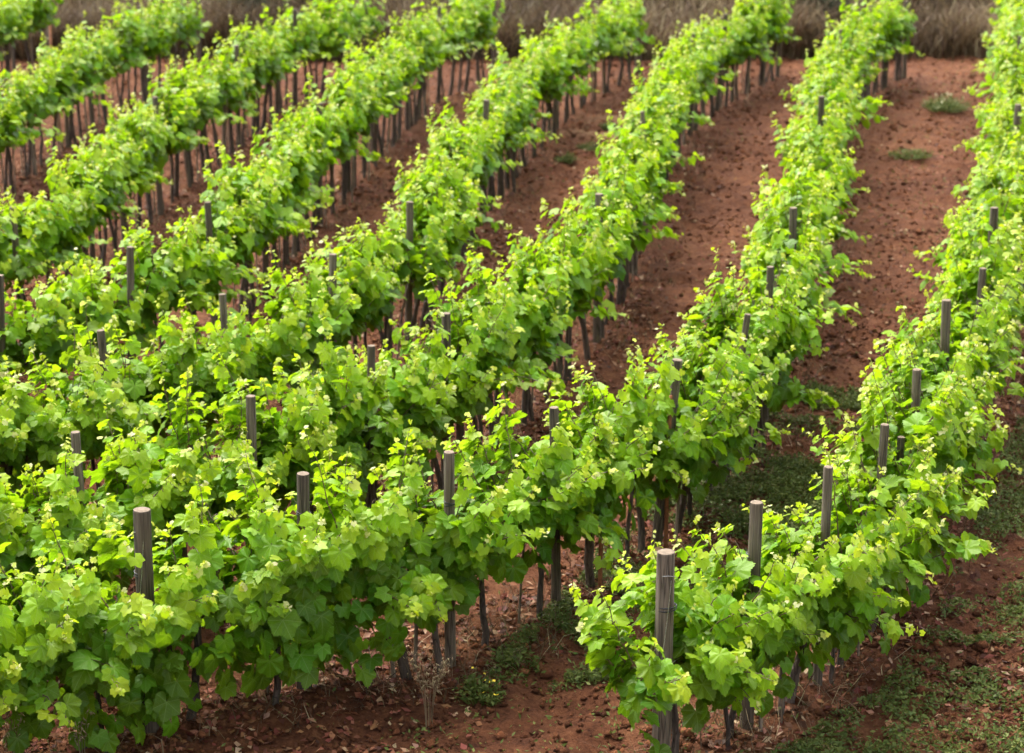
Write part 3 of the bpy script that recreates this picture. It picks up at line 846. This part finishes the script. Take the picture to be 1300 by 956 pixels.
# thin dry stems and grass under the vines
X, Y = wedge(rg, 90000, 10.8, 38.5, 1.2)
rd = row_dist(X, Y)
kp = (rd < 0.42) & (rg.random(len(X)) < np.clip((fbm(X * 1.1, Y * 1.1, 91) - 0.3) * 2.2, 0.05, 1))
X, Y = X[kp], Y[kp]; n = len(X)
V, F, info = blades(rg, X, Y, ground_z(X, Y) - 0.01, rg.uniform(0.04, 0.22, n), rg.uniform(0.0018, 0.004, n), np.clip(rg.normal(0.35, 0.25, n), 0, 1), 0.5, 0.6)
tag(add('understorey_grass', tri_mesh('understorey_grass', V, F, M['dry'], {'leafinfo': info})),
    'short dry stems and straw under the vine trunks', 'dry grass', kind='stuff')

# ------------------------------------------------------------------ single plants
def weed_clump(x, y, r, h, n, mat, label, cat='weed', flowers=None, seed=0, name='weed_clump', leafy=True):
    rg = np.random.default_rng(seed)
    root = empty(name, (x, y, float(ground_z(x, y))))
    tag(root, label, cat)
    a = rg.uniform(0, 6.28, n); q = np.sqrt(rg.random(n)) * r
    px, py = np.cos(a) * q, np.sin(a) * q
    hh = h * (1 - 0.55 * (q / r) ** 2) * rg.uniform(0.5, 1.1, n)
    V, F, info = blades(rg, px * 0.5, py * 0.5, np.zeros(n) - 0.01, hh, np.full(n, 0.004), rg.random(n) * 0.7, 0.1 + 0.0 * h, 0.3)
    Vs = V.reshape(n, 5, 3); Vs[:, 2:4, 0] += (px * 0.35)[:, None]; Vs[:, 2:4, 1] += (py * 0.35)[:, None]; Vs[:, 4, 0] += px * 0.6; Vs[:, 4, 1] += py * 0.6
    add('stems', tri_mesh('stems', Vs.reshape(-1, 3), F, M[mat], {'leafinfo': info}), root)
    if leafy:
        m = n * 6; w_ = rg.integers(0, n, m); f = rg.uniform(0.25, 1, m)
        cx = px[w_] * (0.5 + 0.5 * f) + rg.normal(0, 0.02, m); cy = py[w_] * (0.5 + 0.5 * f) + rg.normal(0, 0.02, m); cz = np.maximum(hh[w_] * f, 0.01)
        V, F, info = quads(rg, cx, cy, cz, rg.uniform(0.010, 0.028, m), 0.9, np.clip(rg.normal(0.45, 0.25, m), 0, 1), 0.4)
        tag(add('foliage', tri_mesh('foliage', V, F, M[mat], {'leafinfo': info}), root), kind='stuff')
    if flowers:
        m = max(6, n // 7); w_ = rg.integers(0, n, m)
        V, F, info = quads(rg, px[w_], py[w_], hh[w_] + 0.01, rg.uniform(0.010, 0.018, m), 0.4, rg.random(m), 0.9)
        tag(add('flowers', tri_mesh('flowers', V, F, M[flowers], {'leafinfo': info}), root), kind='stuff')
    return root

weed_clump(6.75, 34.4, 0.42, 0.26, 260, 'weed', 'rounded weed bush with cream flower heads between the first two vine rows', 'weed', 'white_flower', 1)
weed_clump(5.55, 30.6, 0.34, 0.12, 120, 'weed', 'flat green weed tuft on red soil between the first two vine rows', 'weed', None, 2)
weed_clump(1.45, 32.9, 0.16, 0.14, 80, 'weed', 'small weed tuft beside the pale crusted soil ridge', 'weed', None, 3)
weed_clump(1.1, 31.2, 0.20, 0.16, 90, 'weed', 'green weed tuft below the pale crusted soil ridge', 'weed', None, 4)
weed_clump(0.75, 30.2, 0.18, 0.14, 80, 'weed', 'weed tuft by the trunks of the fourth vine row from the weedy strip', 'weed', None, 5)
weed_clump(-0.20, 13.05, 0.16, 0.22, 70, 'weed', 'yellow flowered weed growing by the trunks of the second vine row', 'weed', 'flower', 6)
weed_clump(1.78, 16.0, 0.30, 0.24, 130, 'weed', 'loose pale green weed with tiny cream flowers under a leaning stake', 'weed', 'white_flower', 7)
weed_clump(2.35, 17.4, 0.26, 0.16, 120, 'weed', 'low spreading weed patch on the soil beside the second vine row', 'weed', None, 8)

def oat_tuft(x, y, h, n, label, seed):
    rg = np.random.default_rng(seed)
    root = empty('wild_oats', (x, y, float(ground_z(x, y))))
    tag(root, label, 'dry grass', 'tufts of ripe wild oats')
    g = Geo(); V = []; 
    sp = Leaves()
    for i in range(n):
        a = rg.uniform(0, 6.28); L = h * rg.uniform(0.75, 1.1); o = rg.uniform(0.03, 0.14)
        q = np.linspace(0, 1, 9)
        C = np.stack([np.cos(a) * (0.02 + o * q ** 2), np.sin(a) * (0.02 + o * q ** 2), L * q - 0.1 * q ** 3], 1)
        g.tube(C, np.linspace(0.0022, 0.0009, 9), 4, False, (0.75, rg.random(), 0))
        m = 15; tt = rg.uniform(0.55, 1.0, m)
        b = np.stack([np.interp(tt, q, C[:, k]) for k in range(3)], 1) + rg.normal(0, 0.016, (m, 3)) - [0, 0, 0.02]
        sp.put(b, rg.uniform(0.020, 0.032, m), np.array([0, 0, -1.0]) + rg.normal(0, 0.45, (m, 3)), rg.normal(0, 1, (m, 3)), rg.uniform(0.75, 1.0, m))
    add('stalks', g.mesh('stalks', M['dry'], False, 'leafinfo'), root)
    p, s_, t, nn, yv = sp.arrays()
    # slim husks
    P = np.array([[-.16, 0, 0], [0, -.45, .08], [.16, 0, 0], [0, .75, 0], [0, 0, .2]]); Fh = np.array([(0, 1, 4), (1, 2, 4), (2, 3, 4), (3, 0, 4), (1, 0, 3), (2, 1, 3)])
    x_ = np.cross(t, nn); k = len(p)
    V = p[:, None] + s_[:, None, None] * (P[None, :, :1] * x_[:, None] + P[None, :, 1:2] * t[:, None] + P[None, :, 2:] * nn[:, None])
    F = (Fh[None] + (np.arange(k) * 5)[:, None, None]).reshape(-1, 3)
    info = np.zeros((k, 5, 3)); info[..., 0] = yv[:, None]; info[..., 1] = rg.random(k)[:, None]
    tag(add('husks', tri_mesh('husks', V.reshape(-1, 3), F, M['dry'], {'leafinfo': info.reshape(-1, 3)}), root), kind='stuff')
oat_tuft(-0.52, 12.72, 0.62, 16, 'bleached straw coloured wild oat tuft in front of the second vine row', 3)
oat_tuft(-2.92, 11.75, 0.72, 5, 'sparse ripe wild oat stalks left of the thick post with guy wire', 4)
oat_tuft(-2.55, 12.0, 0.5, 4, 'few ripe wild oat stalks close to the thick post with guy wire', 5)

def shrub(x, y, w_, h, n, label, seed, youth=0.4):
    rg = np.random.default_rng(seed)
    z0 = float(ground_z(x, y))
    root = empty('bank_shrub', (x, y, z0))
    tag(root, label, 'shrub')
    g = Geo(); tips = []
    for i in range(22):
        a = rg.uniform(0, 6.28); e = rg.uniform(0.1, 1.0)
        T = np.array([np.cos(a) * w_ * e, np.sin(a) * w_ * e * .8, h * (1 - 0.5 * e * e) * rg.uniform(.7, 1.1)])
        q = np.linspace(0, 1, 6)[:, None]
        C = T * q + np.array([0, 0, 0.2 * h]) * (q * (1 - q)) * 2 + rg.normal(0, .02, (6, 3)) * q
        g.tube(C, np.linspace(0.016, 0.004, 6), 4, False); tips.append(C)
    add('stem', g.mesh('shrub_stem', M['bark']), root)
    tips = np.array(tips); bi = rg.integers(0, 22, n); f = rg.uniform(0.3, 1, n) * 5
    lo = np.clip(f.astype(int), 0, 4); fr = (f - lo)[:, None]
    p = tips[bi, lo] * (1 - fr) + tips[bi, np.minimum(lo + 1, 5)] * fr + rg.normal(0, 0.09, (n, 3))
    p[:, 2] = np.maximum(p[:, 2], 0.02)
    V, F, info = quads(rg, p[:, 0], p[:, 1], p[:, 2], rg.uniform(0.015, 0.04, n), 1.2, np.clip(rg.normal(youth, 0.22, n), 0, 1), 0.35)
    tag(add('crown', tri_mesh('shrub_crown', V, F, M['shrub'], {'leafinfo': info}), root), kind='stuff')
shrub(5.45, 40.9, 1.05, 1.7, 10000, 'dark scrubby bush on the bank between the second and third vine rows', 1, 0.25)
shrub(4.75, 41.6, 0.8, 1.25, 5600, 'dark brown green bush on the bank behind the end of the third vine row', 2, 0.35)
shrub(-4.85, 41.4, 0.9, 1.1, 5600, 'grey olive bush on the bank behind the seventh vine row', 3, 0.62)
shrub(-3.9, 41.9, 0.7, 0.9, 3600, 'small grey olive bush on the bank behind the sixth vine row', 4, 0.6)
print('done', time.time() - T0, 'objects', len(bpy.data.objects))
